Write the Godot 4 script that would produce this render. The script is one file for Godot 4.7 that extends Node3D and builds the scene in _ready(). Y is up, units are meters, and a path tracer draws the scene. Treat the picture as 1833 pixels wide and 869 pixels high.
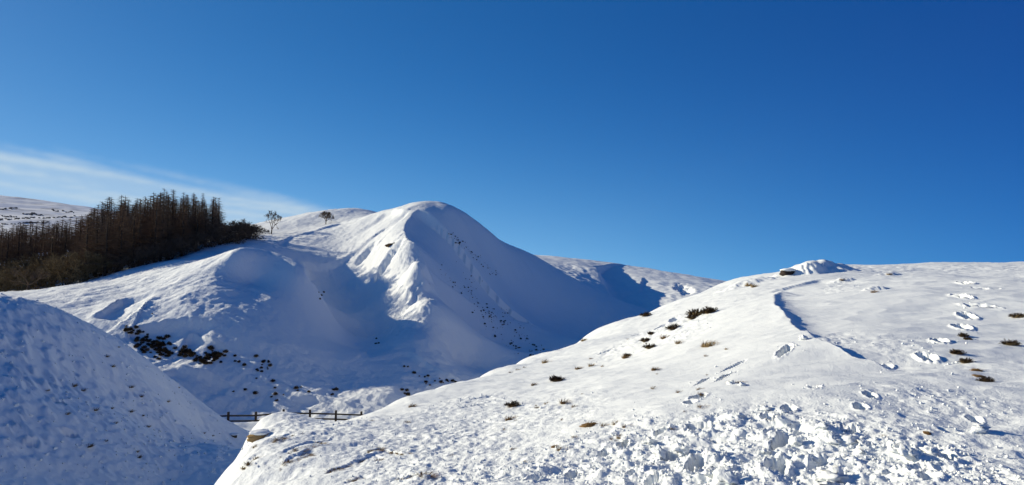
extends Node3D
# A snowy upland valley under a clear winter sky. Units are metres, y is up, the eye stands at EYE and looks along -z.

const EYE := Vector3(0, 1.7, 0)
const FOCAL := 1000.0        # focal length in pixels of an 1833 x 869 picture
const MID := Vector2(916.5, 434.5)
const TILT := 0.0755         # the camera looks up by this many radians
const SUN_AZ := -72.0        # degrees from -z, negative is left
const SUN_EL := 20.0

var rng := RandomNumberGenerator.new()
var taken := {}
var sun_dir := Vector3.ZERO

# ---------------------------------------------------------------- helpers: rays and names
func ray(px: float, py: float) -> Vector3:
	var v := Vector3((px - MID.x) / FOCAL, -(py - MID.y) / FOCAL, -1.0)
	return v.rotated(Vector3.RIGHT, TILT)

func at(px: float, py: float, d: float) -> Vector3:
	var v := ray(px, py)
	return EYE + v * (d / -v.z)

func numbered(called: String) -> String:
	var n: int = taken.get(called, 0)
	taken[called] = n + 1
	return called if n == 0 else "%s_%03d" % [called, n]

func tag(o: Node, label: String, category: String, group := "", kind := "") -> void:
	if label: o.set_meta("label", label)
	if category: o.set_meta("category", category)
	if group: o.set_meta("group", group)
	if kind: o.set_meta("kind", kind)

func thing(called: String, label: String, category: String, where: Vector3, group := "") -> Node3D:
	var o := Node3D.new()
	o.name = numbered(called)
	add_child(o)
	o.position = where
	tag(o, label, category, group)
	return o

func piece(called: String, mesh: Mesh, m: Material, parent: Node) -> MeshInstance3D:
	var o := MeshInstance3D.new()
	o.name = called
	o.mesh = mesh
	o.material_override = m
	parent.add_child(o, true)
	return o

func noise(freq: float, octaves := 3, seed_ := 1, kind := FastNoiseLite.TYPE_SIMPLEX_SMOOTH) -> FastNoiseLite:
	var n := FastNoiseLite.new()
	n.noise_type = kind
	n.frequency = freq
	n.seed = seed_
	n.fractal_type = FastNoiseLite.FRACTAL_FBM if octaves > 1 else FastNoiseLite.FRACTAL_NONE
	n.fractal_octaves = octaves
	return n

# ---------------------------------------------------------------- a stretch of land: a height field on a fan of (bearing, log distance)
class Land:
	var a0: float
	var a1: float
	var l0: float
	var l1: float
	var na: int
	var nl: int
	var da: float
	var dl: float
	var us := PackedFloat64Array()
	var vs := PackedFloat64Array()
	var hs := PackedFloat64Array()
	var w := PackedFloat64Array()
	var h := PackedFloat32Array()

	func _init(deg0: float, deg1: float, r0: float, r1: float, cols: int, rows: int) -> void:
		a0 = deg_to_rad(deg0); a1 = deg_to_rad(deg1)
		l0 = log(r0); l1 = log(r1)
		na = cols; nl = rows
		da = (a1 - a0) / (na - 1); dl = (l1 - l0) / (nl - 1)

	func pin(p: Vector3) -> void:
		us.append(atan2(p.x, -p.z)); vs.append(0.5 * log(p.x * p.x + p.z * p.z)); hs.append(p.y)

	func kernel(q: float) -> float:
		return 0.0 if q < 1e-12 else 0.5 * q * log(q)

	# thin plate through the pins
	func solve(soft := 1e-4) -> void:
		var n := us.size()
		var m := n + 3
		var rows: Array[PackedFloat64Array] = []
		for i in m:
			var r := PackedFloat64Array()
			r.resize(m + 1)
			if i < n:
				for j in n:
					var du := us[i] - us[j]
					var dv := vs[i] - vs[j]
					r[j] = kernel(du * du + dv * dv)
				r[i] += soft
				r[n] = 1.0; r[n + 1] = us[i]; r[n + 2] = vs[i]; r[m] = hs[i]
			else:
				for j in n:
					r[j] = 1.0 if i == n else (us[j] if i == n + 1 else vs[j])
			rows.append(r)
		for c in m:
			var best := c
			for i in range(c + 1, m):
				if absf(rows[i][c]) > absf(rows[best][c]): best = i
			if best != c:
				var t := rows[c]; rows[c] = rows[best]; rows[best] = t
			var top := rows[c]
			for i in range(c + 1, m):
				var row := rows[i]
				var k := row[c] / top[c]
				if k != 0.0:
					for j in range(c, m + 1): row[j] -= k * top[j]
					rows[i] = row
		w.resize(m)
		for i in range(m - 1, -1, -1):
			var s := rows[i][m]
			for j in range(i + 1, m): s -= rows[i][j] * w[j]
			w[i] = s / rows[i][i]

	func plate(u: float, v: float) -> float:
		var n := us.size()
		var s := w[n] + w[n + 1] * u + w[n + 2] * v
		for j in n:
			var du := u - us[j]
			var dv := v - vs[j]
			var q := du * du + dv * dv
			if q > 1e-12: s += w[j] * 0.5 * q * log(q)
		return s

	# the plate is worked out on a coarse lattice and drawn through it smoothly
	func fill(ca: int, cl: int) -> void:
		var c := PackedFloat64Array()
		var wide := cl + 3
		c.resize((ca + 3) * wide)
		for i in ca + 3:
			for j in cl + 3:
				c[i * wide + j] = plate(a0 + (a1 - a0) * (i - 1) / ca, l0 + (l1 - l0) * (j - 1) / cl)
		h.resize(na * nl)
		for j in nl:
			var y := minf(float(j) / (nl - 1) * cl, cl - 1e-6)
			var jy := int(y)
			var ty := y - jy
			var col := PackedFloat64Array()
			col.resize(ca + 3)
			for i in ca + 3:
				var o := i * wide + jy
				col[i] = cubic_interpolate(c[o + 1], c[o + 2], c[o], c[o + 3], ty)
			for i in na:
				var x := minf(float(i) / (na - 1) * ca, ca - 1e-6)
				var ix := int(x)
				h[i * nl + j] = cubic_interpolate(col[ix + 1], col[ix + 2], col[ix], col[ix + 3], x - ix)

	func inside(x: float, z: float) -> bool:
		var a := atan2(x, -z)
		var l := 0.5 * log(x * x + z * z)
		return a > a0 and a < a1 and l > l0 and l < l1

	func height(x: float, z: float) -> float:
		var fa := clampf((atan2(x, -z) - a0) / da, 0.0, na - 1.001)
		var fl := clampf((0.5 * log(x * x + z * z) - l0) / dl, 0.0, nl - 1.001)
		var i := int(fa)
		var j := int(fl)
		var o := i * nl + j
		fa -= i; fl -= j
		return lerpf(lerpf(h[o], h[o + 1], fl), lerpf(h[o + nl], h[o + nl + 1], fl), fa)

	func ground(x: float, z: float) -> Vector3:
		return Vector3(x, height(x, z), z)

	func slope(x: float, z: float, s := 0.3) -> Vector3:
		return Vector3(height(x - s, z) - height(x + s, z), 2.0 * s, height(x, z - s) - height(x, z + s)).normalized()

	# where a line of sight first meets this land
	func meet(eye: Vector3, d: Vector3) -> Vector3:
		var flat := Vector2(d.x, d.z).length()
		var t := exp(l0) * 1.01 / flat
		var last := t
		var most := exp(l1) / flat
		while t < most:
			var p := eye + d * t
			if p.y < height(p.x, p.z):
				for k in 14:
					var mid := 0.5 * (t + last)
					p = eye + d * mid
					if p.y < height(p.x, p.z): t = mid
					else: last = mid
				p = eye + d * t
				return ground(p.x, p.z)
			last = t
			t *= 1.004
		return Vector3.INF

	# change the heights near a point: f(dx, dz, height) gives the new height
	func stamp(c: Vector3, reach: float, f: Callable) -> void:
		var r := Vector2(c.x, c.z).length()
		var a := atan2(c.x, -c.z)
		var i0 := maxi(0, int((a - reach / r - a0) / da))
		var i1 := mini(na - 1, int((a + reach / r - a0) / da) + 1)
		var j0 := maxi(0, int((log(maxf(r - reach, 0.1)) - l0) / dl))
		var j1 := mini(nl - 1, int((log(r + reach) - l0) / dl) + 1)
		for i in range(i0, i1 + 1):
			var sx := sin(a0 + i * da)
			var cz := -cos(a0 + i * da)
			for j in range(j0, j1 + 1):
				var q := exp(l0 + j * dl)
				h[i * nl + j] = f.call(q * sx - c.x, q * cz - c.z, h[i * nl + j])

	# every height passes through f(x, z, bearing, log distance, height)
	func shape(f: Callable) -> void:
		for j in nl:
			var l := l0 + j * dl
			var q := exp(l)
			for i in na:
				var a := a0 + i * da
				var k := i * nl + j
				h[k] = f.call(q * sin(a), -q * cos(a), a, l, h[k])

	func mesh() -> ArrayMesh:
		var vx := PackedVector3Array(); vx.resize(na * nl)
		var ns := PackedVector3Array(); ns.resize(na * nl)
		var q := PackedFloat32Array(); q.resize(nl)
		for j in nl: q[j] = exp(l0 + j * dl)
		for i in na:
			var sx := sin(a0 + i * da)
			var cz := -cos(a0 + i * da)
			for j in nl:
				vx[i * nl + j] = Vector3(q[j] * sx, h[i * nl + j], q[j] * cz)
		for i in na:
			var ip := mini(i + 1, na - 1) * nl
			var im := maxi(i - 1, 0) * nl
			for j in nl:
				var e := vx[ip + j] - vx[im + j]
				var g := vx[i * nl + mini(j + 1, nl - 1)] - vx[i * nl + maxi(j - 1, 0)]
				ns[i * nl + j] = e.cross(g).normalized()
		var ix := PackedInt32Array(); ix.resize((na - 1) * (nl - 1) * 6)
		var k := 0
		for i in na - 1:
			for j in nl - 1:
				var o := i * nl + j
				ix[k] = o; ix[k + 1] = o + 1; ix[k + 2] = o + nl
				ix[k + 3] = o + nl; ix[k + 4] = o + 1; ix[k + 5] = o + nl + 1
				k += 6
		var arr := []
		arr.resize(Mesh.ARRAY_MAX)
		arr[Mesh.ARRAY_VERTEX] = vx; arr[Mesh.ARRAY_NORMAL] = ns; arr[Mesh.ARRAY_INDEX] = ix
		var out := ArrayMesh.new()
		out.add_surface_from_arrays(Mesh.PRIMITIVE_TRIANGLES, arr)
		return out

func land_object(called: String, land: Land, m: Material) -> MeshInstance3D:
	var o := piece(called, land.mesh(), m, self)
	o.set_meta("kind", "structure")
	return o

func spot(land: Land, px: float, py: float) -> Vector3:
	return land.meet(EYE, ray(px, py))

# ---------------------------------------------------------------- sky and sun
func make_sky() -> PanoramaSkyMaterial:
	var wd := 1536
	var ht := 768
	var im := Image.create(wd, ht, false, Image.FORMAT_RGBF)
	var wisp := noise(1.0, 5, 11)
	var veil := noise(1.0, 4, 23)
	var low := Color(0.115, 0.31, 0.62)
	im.fill(Color(0.30, 0.38, 0.50))
	for v in ht / 2:
		var el := PI * 0.5 - PI * (v + 0.5) / ht
		var ed := rad_to_deg(el)
		for u in wd:
			var az := TAU * (u + 0.5) / wd
			if az > PI: az -= TAU
			var d := Vector3(cos(el) * sin(az), sin(el), -cos(el) * cos(az))
			var c := sky_colour(d, el)
			if ed < 30.0:
				var ad := rad_to_deg(az)
				# a sheet of thin cirrus low on the sunward side
				var edge := 10.4 - 0.0048 * pow(maxf(0.0, ad + 42.0), 2.0) + 0.5 * veil.get_noise_2d(ad * 0.08, 3.0) + 0.9 * wisp.get_noise_2d(ad * 0.09 + ed * 0.25, 9.0 + ed * 0.9 + ad * 0.13)
				edge -= 2.5 * smoothstep(-95.0, -140.0, ad)
				var s := smoothstep(0.25, -1.3, ed - edge) * smoothstep(-12.0, -19.0, ad) * (1.0 - smoothstep(-100.0, -170.0, ad))
				var streak := 0.5 + 0.5 * wisp.get_noise_2d(ad * 0.055 + ed * 0.16, ed * 1.3 + ad * 0.13)
				var body := s * (0.52 + 0.42 * smoothstep(0.34, 0.74, streak))
				c = c.lerp(Color(0.44, 0.545, 0.62), clampf(body * 0.85, 0.0, 0.9))
			im.set_pixel(u, v, c)
	var m := PanoramaSkyMaterial.new()
	m.panorama = ImageTexture.create_from_image(im)
	return m

func sky_colour(d: Vector3, el: float) -> Color:
	var s := maxf(sin(el), 0.0)
	# paler towards the horizon, deepest a right angle away from the sun
	var g := d.dot(sun_dir)
	var d_ := 0.5 + 0.5 * g - 0.293
	var near := maxf(0.18 + 0.769 * d_ + 0.47 * d_ * absf(d_), 0.16)
	var c := Color(
		(0.008 + 0.26 * exp(-s / 0.11)) * 2.6 * pow(near, 1.6),
		(0.074 + 0.50 * exp(-s / 0.17)) * (0.09 + 1.78 * near - 0.25 * near * near),
		(0.205 + 0.66 * exp(-s / 0.30)) * (0.50 + 1.05 * near - 0.20 * near * near))
	c = c * 0.80
	c.a = 1.0
	var halo := exp(-acos(clampf(g, -1.0, 1.0)) / 0.16)
	return c.lerp(Color(0.75, 0.82, 0.90), 0.4 * halo)

# ---------------------------------------------------------------- materials
func tint(r: float, g: float, b: float) -> Color:      # a real-world base colour (linear) as an albedo colour
	return Color(r, g, b).linear_to_srgb()

func moor_snow() -> StandardMaterial3D:
	# snow worn thin over heather: grey-brown patches, streaks and field edges too far off to tell apart
	var m := plain(0.82, 0.84, 0.86)
	m.uv1_triplanar = true
	m.uv1_world_triplanar = true
	m.uv1_scale = Vector3.ONE * 0.0007
	var t := NoiseTexture2D.new()
	t.width = 1024; t.height = 1024; t.seamless = true
	var n := noise(0.006, 6, 91)
	n.fractal_gain = 0.6
	t.noise = n
	var g := Gradient.new()
	g.set_color(0, tint(0.95, 0.96, 0.97)); g.set_offset(0, 0.50)
	g.set_color(1, tint(0.42, 0.43, 0.46)); g.set_offset(1, 0.80)
	g.add_point(0.60, tint(0.80, 0.81, 0.83))
	t.color_ramp = g
	m.albedo_texture = t
	return m

func snow_material(grain: float, relief: float, seed_: int) -> StandardMaterial3D:
	var m := StandardMaterial3D.new()
	m.albedo_color = tint(0.755, 0.79, 0.815)
	m.roughness = 0.75
	m.metallic_specular = 0.25
	m.uv1_triplanar = true
	m.uv1_world_triplanar = true
	m.uv1_scale = Vector3.ONE * grain
	var t := NoiseTexture2D.new()
	t.width = 1024; t.height = 1024; t.seamless = true
	var n := noise(0.02, 6, seed_)
	n.fractal_gain = 0.62
	t.noise = n
	m.heightmap_enabled = true
	m.heightmap_texture = t
	m.heightmap_scale = relief
	return m

func plain(r: float, g: float, b: float, rough := 0.9) -> StandardMaterial3D:
	var m := StandardMaterial3D.new()
	m.albedo_color = tint(r, g, b)
	m.roughness = rough
	m.metallic_specular = 0.2
	return m

# ---------------------------------------------------------------- the lie of the land
var bank: Land
var mound: Land
var hill: Land
var moor: Land
var far: Land

func lie() -> void:
	# right bank, from under the camera to the skyline on the right
	bank = Land.new(-40, 56, 2.0, 110, 960, 860)
	for p in [
		[1500, 860, 6.5], [1833, 860, 6.2], [1000, 860, 7.8], [700, 860, 9], [520, 860, 10.5], [1800, 600, 17], [1620, 600, 17], [1440, 612, 17], [1385, 540, 27], [1750, 665, 12.5], [1060, 755, 11.5],
		[1260, 562, 33], [1100, 640, 28], [1000, 700, 20], [850, 745, 16.5], [700, 770, 15], [560, 790, 13.8], [800, 800, 12], [1300, 690, 12.5], [1500, 700, 10.8], [1300, 620, 21], [1200, 700, 14], [600, 800, 13], [1725, 515, 26], [1500, 520, 31], [1650, 640, 14.2],
		[1150, 600, 38], [1600, 490, 45], [1450, 500, 42], [1800, 495, 38], [2100, 600, 16], [2100, 860, 6.4], [470, 800, 14.8],
	]: bank.pin(at(p[0], p[1], p[2]))
	for p in [
		[410, 862, 13.5], [425, 822, 15.5], [455, 778, 18.2], [482, 765, 19.3], [545, 759, 19.2], [605, 757, 18.4], [650, 744, 20.5], [700, 730, 23], [760, 713, 26.5], [850, 687, 32.5], [920, 660, 37.5],
		[985, 640, 42], [1050, 606, 46], [1150, 570, 52], [1250, 530, 55], [1300, 511, 57], [1400, 489, 60], [1450, 474, 60], [1500, 477, 60], [1600, 475, 60], [1720, 472, 60], [1833, 470, 60], [2000, 466, 60], [2300, 460, 60],
	]:
		for q in [[0, 1.0], [4.5, 0.86], [3.5, 1.1]]: bank.pin(at(p[0], p[1] + q[0], p[2] * q[1]))
	# it falls away behind its edge into the valley and onto the path
	for p in [
		[365, 900, 15, 1.6], [375, 860, 17, 2.6], [385, 800, 21, 2.2], [430, 775, 24, 2.6], [545, 760, 25, 2.2], [640, 760, 27, 2.5], [760, 720, 34, 3], [850, 695, 42, 4], [985, 650, 54, 5], [1150, 580, 64, 5], [1300, 520, 70, 6], [1450, 480, 75, 4], [1833, 476, 85, 3], [2300, 470, 90, 3],
		[380, 900, 30, 1], [760, 760, 60, 4],
	]: bank.pin(at(p[0], p[1], p[2]) - Vector3(0, p[3], 0))
	for p in [[0, 0, -2], [4, 0.1, -2], [-3, -0.7, -3], [2, -0.1, -4], [0, -0.4, -5.0]]: bank.pin(Vector3(p[0], p[1], p[2]))
	bank.solve(2e-5)
	bank.fill(96, 80)

	# left mound with the cutting of the path at its foot, and the level strip where the fence stands
	mound = Land.new(-66, -8, 9.0, 70, 420, 420)
	for p in [
		[-300, 700, 18], [-300, 900, 14], [0, 610, 24.2], [0, 700, 21.4], [100, 620, 26.7], [100, 700, 23.9], [200, 680, 28.1], [200, 740, 24.6], [300, 735, 29.8], [300, 785, 27.3], [0, 869, 17.3], [150, 869, 19.7], [230, 830, 22], [290, 862, 22.5], [330, 852, 23.4], [372, 850, 23.8], [300, 900, 20.5], [345, 802, 27.6], [388, 800, 28], [372, 778, 33], [403, 768, 35],
		[500, 900, 21], [520, 820, 27], [440, 752, 49], [520, 757, 50], [620, 764, 50], [700, 775, 50], [430, 750, 54], [520, 752, 54], [620, 755, 54], [430, 750, 70], [620, 755, 70],
	]: mound.pin(at(p[0], p[1], p[2]))
	for p in [
		[-300, 508, 24], [-120, 519, 26], [0, 530, 28], [60, 541, 29], [150, 578, 31], [250, 636, 34], [330, 697, 38], [400, 752, 44], [428, 764, 47],
	]:
		for q in [[0, 1.0], [4.0, 0.965], [4.0, 1.08]]: mound.pin(at(p[0], p[1] + q[0], p[2] * q[1]))
	for p in [[-300, 520, 38, 2], [0, 535, 40, 2], [150, 590, 42, 2], [280, 660, 45, 1.2], [360, 715, 50, 1], [0, 560, 60, 3], [250, 650, 60, 2], [-300, 560, 60, 3]]:
		mound.pin(at(p[0], p[1], p[2]) - Vector3(0, p[3], 0))
	for p in [[-41, 2.4, -30], [-46, 2.0, -18], [-50, 3.0, -36], [-33, 0.4, -34], [-29, 0.6, -30]]: mound.pin(Vector3(p[0], p[1], p[2]))
	mound.solve(2e-5)
	mound.fill(60, 60)

	# the hill across the valley: a near hillock on the left, the lit spur and the shaded flank on the right
	hill = Land.new(-64, 22, 47, 340, 720, 470)
	for p in [
		[420, 744, 54], [520, 746, 54], [620, 750, 54], [330, 700, 54], [250, 640, 58], [150, 582, 64], [60, 535, 72], [0, 540, 70], [-150, 540, 75], [-300, 540, 80],
		[760, 722, 60], [850, 694, 67], [920, 668, 75], [985, 644, 86], [1050, 613, 110], [1110, 588, 150], [1150, 574, 200], [700, 705, 58],
		[270, 612, 62], [370, 640, 60], [480, 660, 60], [480, 700, 57], [600, 700, 59], [790, 688, 64],
		# hillock
		[300, 488, 84], [400, 462, 80], [430, 455, 80], [480, 457, 83], [530, 468, 84], [548, 487, 81],
		[250, 530, 73], [200, 560, 66], [350, 505, 74], [330, 560, 66], [400, 560, 67], [450, 600, 64], [400, 505, 74], [450, 500, 79], [500, 520, 76], [250, 580, 64], [320, 600, 63], [420, 640, 61],
		# gully between hillock and spur
		[575, 520, 92], [600, 575, 84], [640, 630, 75], [680, 670, 65],
		[540, 500, 104], [562, 512, 104], [582, 515, 108], [485, 474, 104],
		# ground at the wood's edge
		[455, 429, 118], [300, 468, 101], [200, 492, 95], [100, 516, 92], [40, 524, 92], [-100, 540, 95], [380, 450, 108],
		# lit face
		[620, 500, 117], [600, 450, 128], [680, 440, 120], [740, 430, 112], [758, 480, 100], [768, 540, 88], [772, 605, 78], [700, 540, 98], [690, 600, 87], [640, 540, 107], [550, 420, 142], [500, 440, 128], [560, 460, 122],
		[650, 410, 140],
		# ridge and skyline
		[728, 394, 129], [742, 380, 135], [752, 371, 137], [765, 369, 138.5], [785, 371, 140], [796, 370, 140.5], [806, 371, 141], [815, 377, 142], [827, 387, 144], [690, 377, 152], [620, 374, 180], [560, 382, 192], [500, 392, 195], [455, 402, 195], [487, 420, 150], [582, 402, 162],
		[840, 397, 146], [860, 410, 150], [880, 421, 155], [930, 445, 170], [960, 461, 178], [1000, 490, 184], [1060, 532, 192], [1110, 563, 200],
		# shaded flank
		[800, 440, 126], [850, 500, 126], [800, 560, 102], [850, 600, 97], [820, 650, 80], [900, 500, 146], [950, 580, 122], [1000, 560, 152], [880, 560, 116], [930, 630, 95],
	]: hill.pin(at(p[0], p[1], p[2]))
	for p in [[690, 380, 200, 1], [620, 378, 230, 2], [500, 395, 230, 3], [380, 420, 200, 3], [770, 372, 162, 3], [840, 405, 175, 6], [930, 455, 200, 8], [1060, 545, 225, 10], [1150, 580, 250, 6], [0, 500, 150, 2], [200, 470, 140, 1], [0, 500, 300, 4], [620, 400, 330, 4], [300, 440, 140, 1], [1250, 580, 200, 2], [1250, 590, 330, 2], [-300, 530, 200, 3]]:
		hill.pin(at(p[0], p[1], p[2]) - Vector3(0, p[3], 0))
	hill.solve(1e-5)
	hill.fill(170, 110)

	# the moor beyond the valley
	moor = Land.new(-14, 42, 290, 1500, 520, 360)
	for p in [
		[600, 450, 620], [850, 452, 620], [955, 458, 620], [1010, 463, 620], [1060, 470, 620], [1100, 476, 620], [1200, 488, 620], [1290, 506, 600], [1400, 530, 580], [1700, 560, 560],
		[900, 470, 500], [955, 475, 480], [1000, 490, 440], [1030, 482, 500], [1060, 482, 510], [1050, 525, 375], [1085, 547, 345], [1060, 505, 430],
		[1118, 522, 465], [1108, 550, 380], [1120, 500, 540],
		[1150, 556, 390], [1135, 530, 440], [1160, 530, 450], [1190, 555, 400], [1230, 545, 410], [1170, 505, 530], [1210, 525, 470], [1250, 525, 470], [1130, 490, 570],
		[1110, 577, 320], [1170, 587, 320], [900, 560, 320], [1300, 560, 400], [1500, 580, 400],
	]: moor.pin(at(p[0], p[1], p[2]))
	for p in [[600, 450, 1000, 5], [955, 460, 1000, 5], [1200, 490, 1000, 6], [1290, 507, 1000, 8], [1700, 560, 1000, 8], [955, 460, 1500, 10], [1290, 507, 1500, 12]]:
		moor.pin(at(p[0], p[1], p[2]) - Vector3(0, p[3], 0))
	moor.solve(1e-5)
	moor.fill(90, 60)

	# farmland and moors several kilometres off on the left
	far = Land.new(-66, -2, 330, 6200, 420, 300)
	for p in [
		[-400, 345, 5200], [-150, 348, 5000], [0, 351, 4800], [40, 355, 4700], [90, 361, 4600], [150, 372, 4500], [200, 384, 4400], [300, 398, 4400], [450, 410, 4400], [700, 425, 4400],
		[0, 372, 3600], [60, 373, 3600], [120, 384, 3500], [0, 392, 2400], [80, 393, 2400], [150, 400, 2400], [300, 412, 2600], [0, 408, 1400], [120, 410, 1400], [300, 420, 1400], [700, 440, 2000], [-300, 380, 2400], [-300, 405, 1400],
		[0, 440, 600], [300, 440, 600], [700, 460, 600], [-300, 440, 600], [0, 480, 400], [700, 490, 400], [-300, 480, 400],
		[0, 362, 6000], [300, 405, 6000], [700, 430, 6000],
	]: far.pin(at(p[0], p[1], p[2]))
	far.solve(1e-5)
	far.fill(60, 60)

# ---------------------------------------------------------------- sculpting tools
func spots(land: Land, list: Array) -> PackedVector3Array:
	var out := PackedVector3Array()
	for p in list: out.append(spot(land, p[0], p[1]))
	return out

# a step in the snow along a line: the ground on the left-hand side (walking along the line) drops and heals again further off
func crease(land: Land, pts: PackedVector3Array, drop: float, width: float, heal: float, fade := 0.2, lip := 0.0) -> void:
	var c := Vector3.ZERO
	for p in pts: c += p / pts.size()
	var reach := 0.0
	for p in pts: reach = maxf(reach, Vector2(p.x - c.x, p.z - c.z).length())
	reach += heal * 3.0
	var n := pts.size() - 1
	var wob := noise(0.35 / maxf(width, 0.05), 3, 77)
	land.stamp(c, reach, func(dx: float, dz: float, h: float) -> float:
		var x := c.x + dx
		var z := c.z + dz
		var best := 1e9
		var s := 0.0
		var side := 1.0
		for k in n:
			var ax := pts[k].x
			var az := pts[k].z
			var fx := pts[k + 1].x - ax
			var fz := pts[k + 1].z - az
			var t := clampf(((x - ax) * fx + (z - az) * fz) / (fx * fx + fz * fz), 0.0, 1.0)
			var qx := x - ax - fx * t
			var qz := z - az - fz * t
			var q := qx * qx + qz * qz
			if q < best:
				best = q
				s = (k + t) / n
				side = -1.0 if -fz * qx + fx * qz > 0.0 else 1.0
		var d := sqrt(best) * side + width * 0.15 * wob.get_noise_2d(x, z)
		var e := smoothstep(0.0, fade, s) * smoothstep(1.0, 1.0 - fade, s)
		if d <= 0.0: return h + lip * e * exp(d / (2.5 * width))
		return h + e * (lip * exp(-d / width) - drop * (1.0 - exp(-d / width)) * exp(-d / heal)))

# an oval hollow or (negative depth) a hump; turn is the bearing of its long axis
func hollow(land: Land, c: Vector3, long: float, wide: float, turn: float, depth: float, rim := 0.2, soft := 0.45, seed_ := 0) -> void:
	if not c.is_finite(): return
	var ca := cos(turn)
	var sa := sin(turn)
	var wob := noise(1.6 / wide, 2, 50 + seed_)
	land.stamp(c, long * 1.7, func(dx: float, dz: float, h: float) -> float:
		var u := (dx * sa - dz * ca) / long
		var v := (dx * ca + dz * sa) / wide
		var e := sqrt(u * u + v * v) + 0.22 * wob.get_noise_2d(c.x + dx, c.z + dz)
		if e > 1.7: return h
		var r := (e - 1.15) / 0.22
		return h - depth * (1.0 - smoothstep(1.0 - soft, 1.05, e)) + rim * absf(depth) * exp(-r * r))

# soft-edged areas on a land, given by a point in view and its half extents
func area(land: Land, list: Array) -> PackedFloat32Array:
	var out := PackedFloat32Array()
	for b in list:
		var p := spot(land, b[0], b[1])
		if not p.is_finite(): continue
		var lo := spot(land, b[0], b[1] + b[3])
		var hi := spot(land, b[0], b[1] - b[3])
		var l := 0.5 * log(p.x * p.x + p.z * p.z)
		var k := 0.08
		if lo.is_finite(): k = maxf(k, absf(0.5 * log(lo.x * lo.x + lo.z * lo.z) - l))
		if hi.is_finite(): k = maxf(k, 0.7 * absf(0.5 * log(hi.x * hi.x + hi.z * hi.z) - l))
		var a := atan2(p.x, -p.z)
		out.append_array([a, l, b[2] / FOCAL * cos(a) * cos(a), minf(k, 0.6), b[4]])
	return out

func weight(b: PackedFloat32Array, a: float, l: float) -> float:
	var s := 0.0
	for k in range(0, b.size(), 5):
		var u := (a - b[k]) / b[k + 2]
		var v := (l - b[k + 1]) / b[k + 3]
		var q := u * u + v * v
		if q < 4.0: s = maxf(s, b[k + 4] * (1.0 - smoothstep(0.35, 1.9, sqrt(q))))
	return s

var trodden := PackedFloat32Array()
var grainy := PackedFloat32Array()
var prints: Array = []

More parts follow.
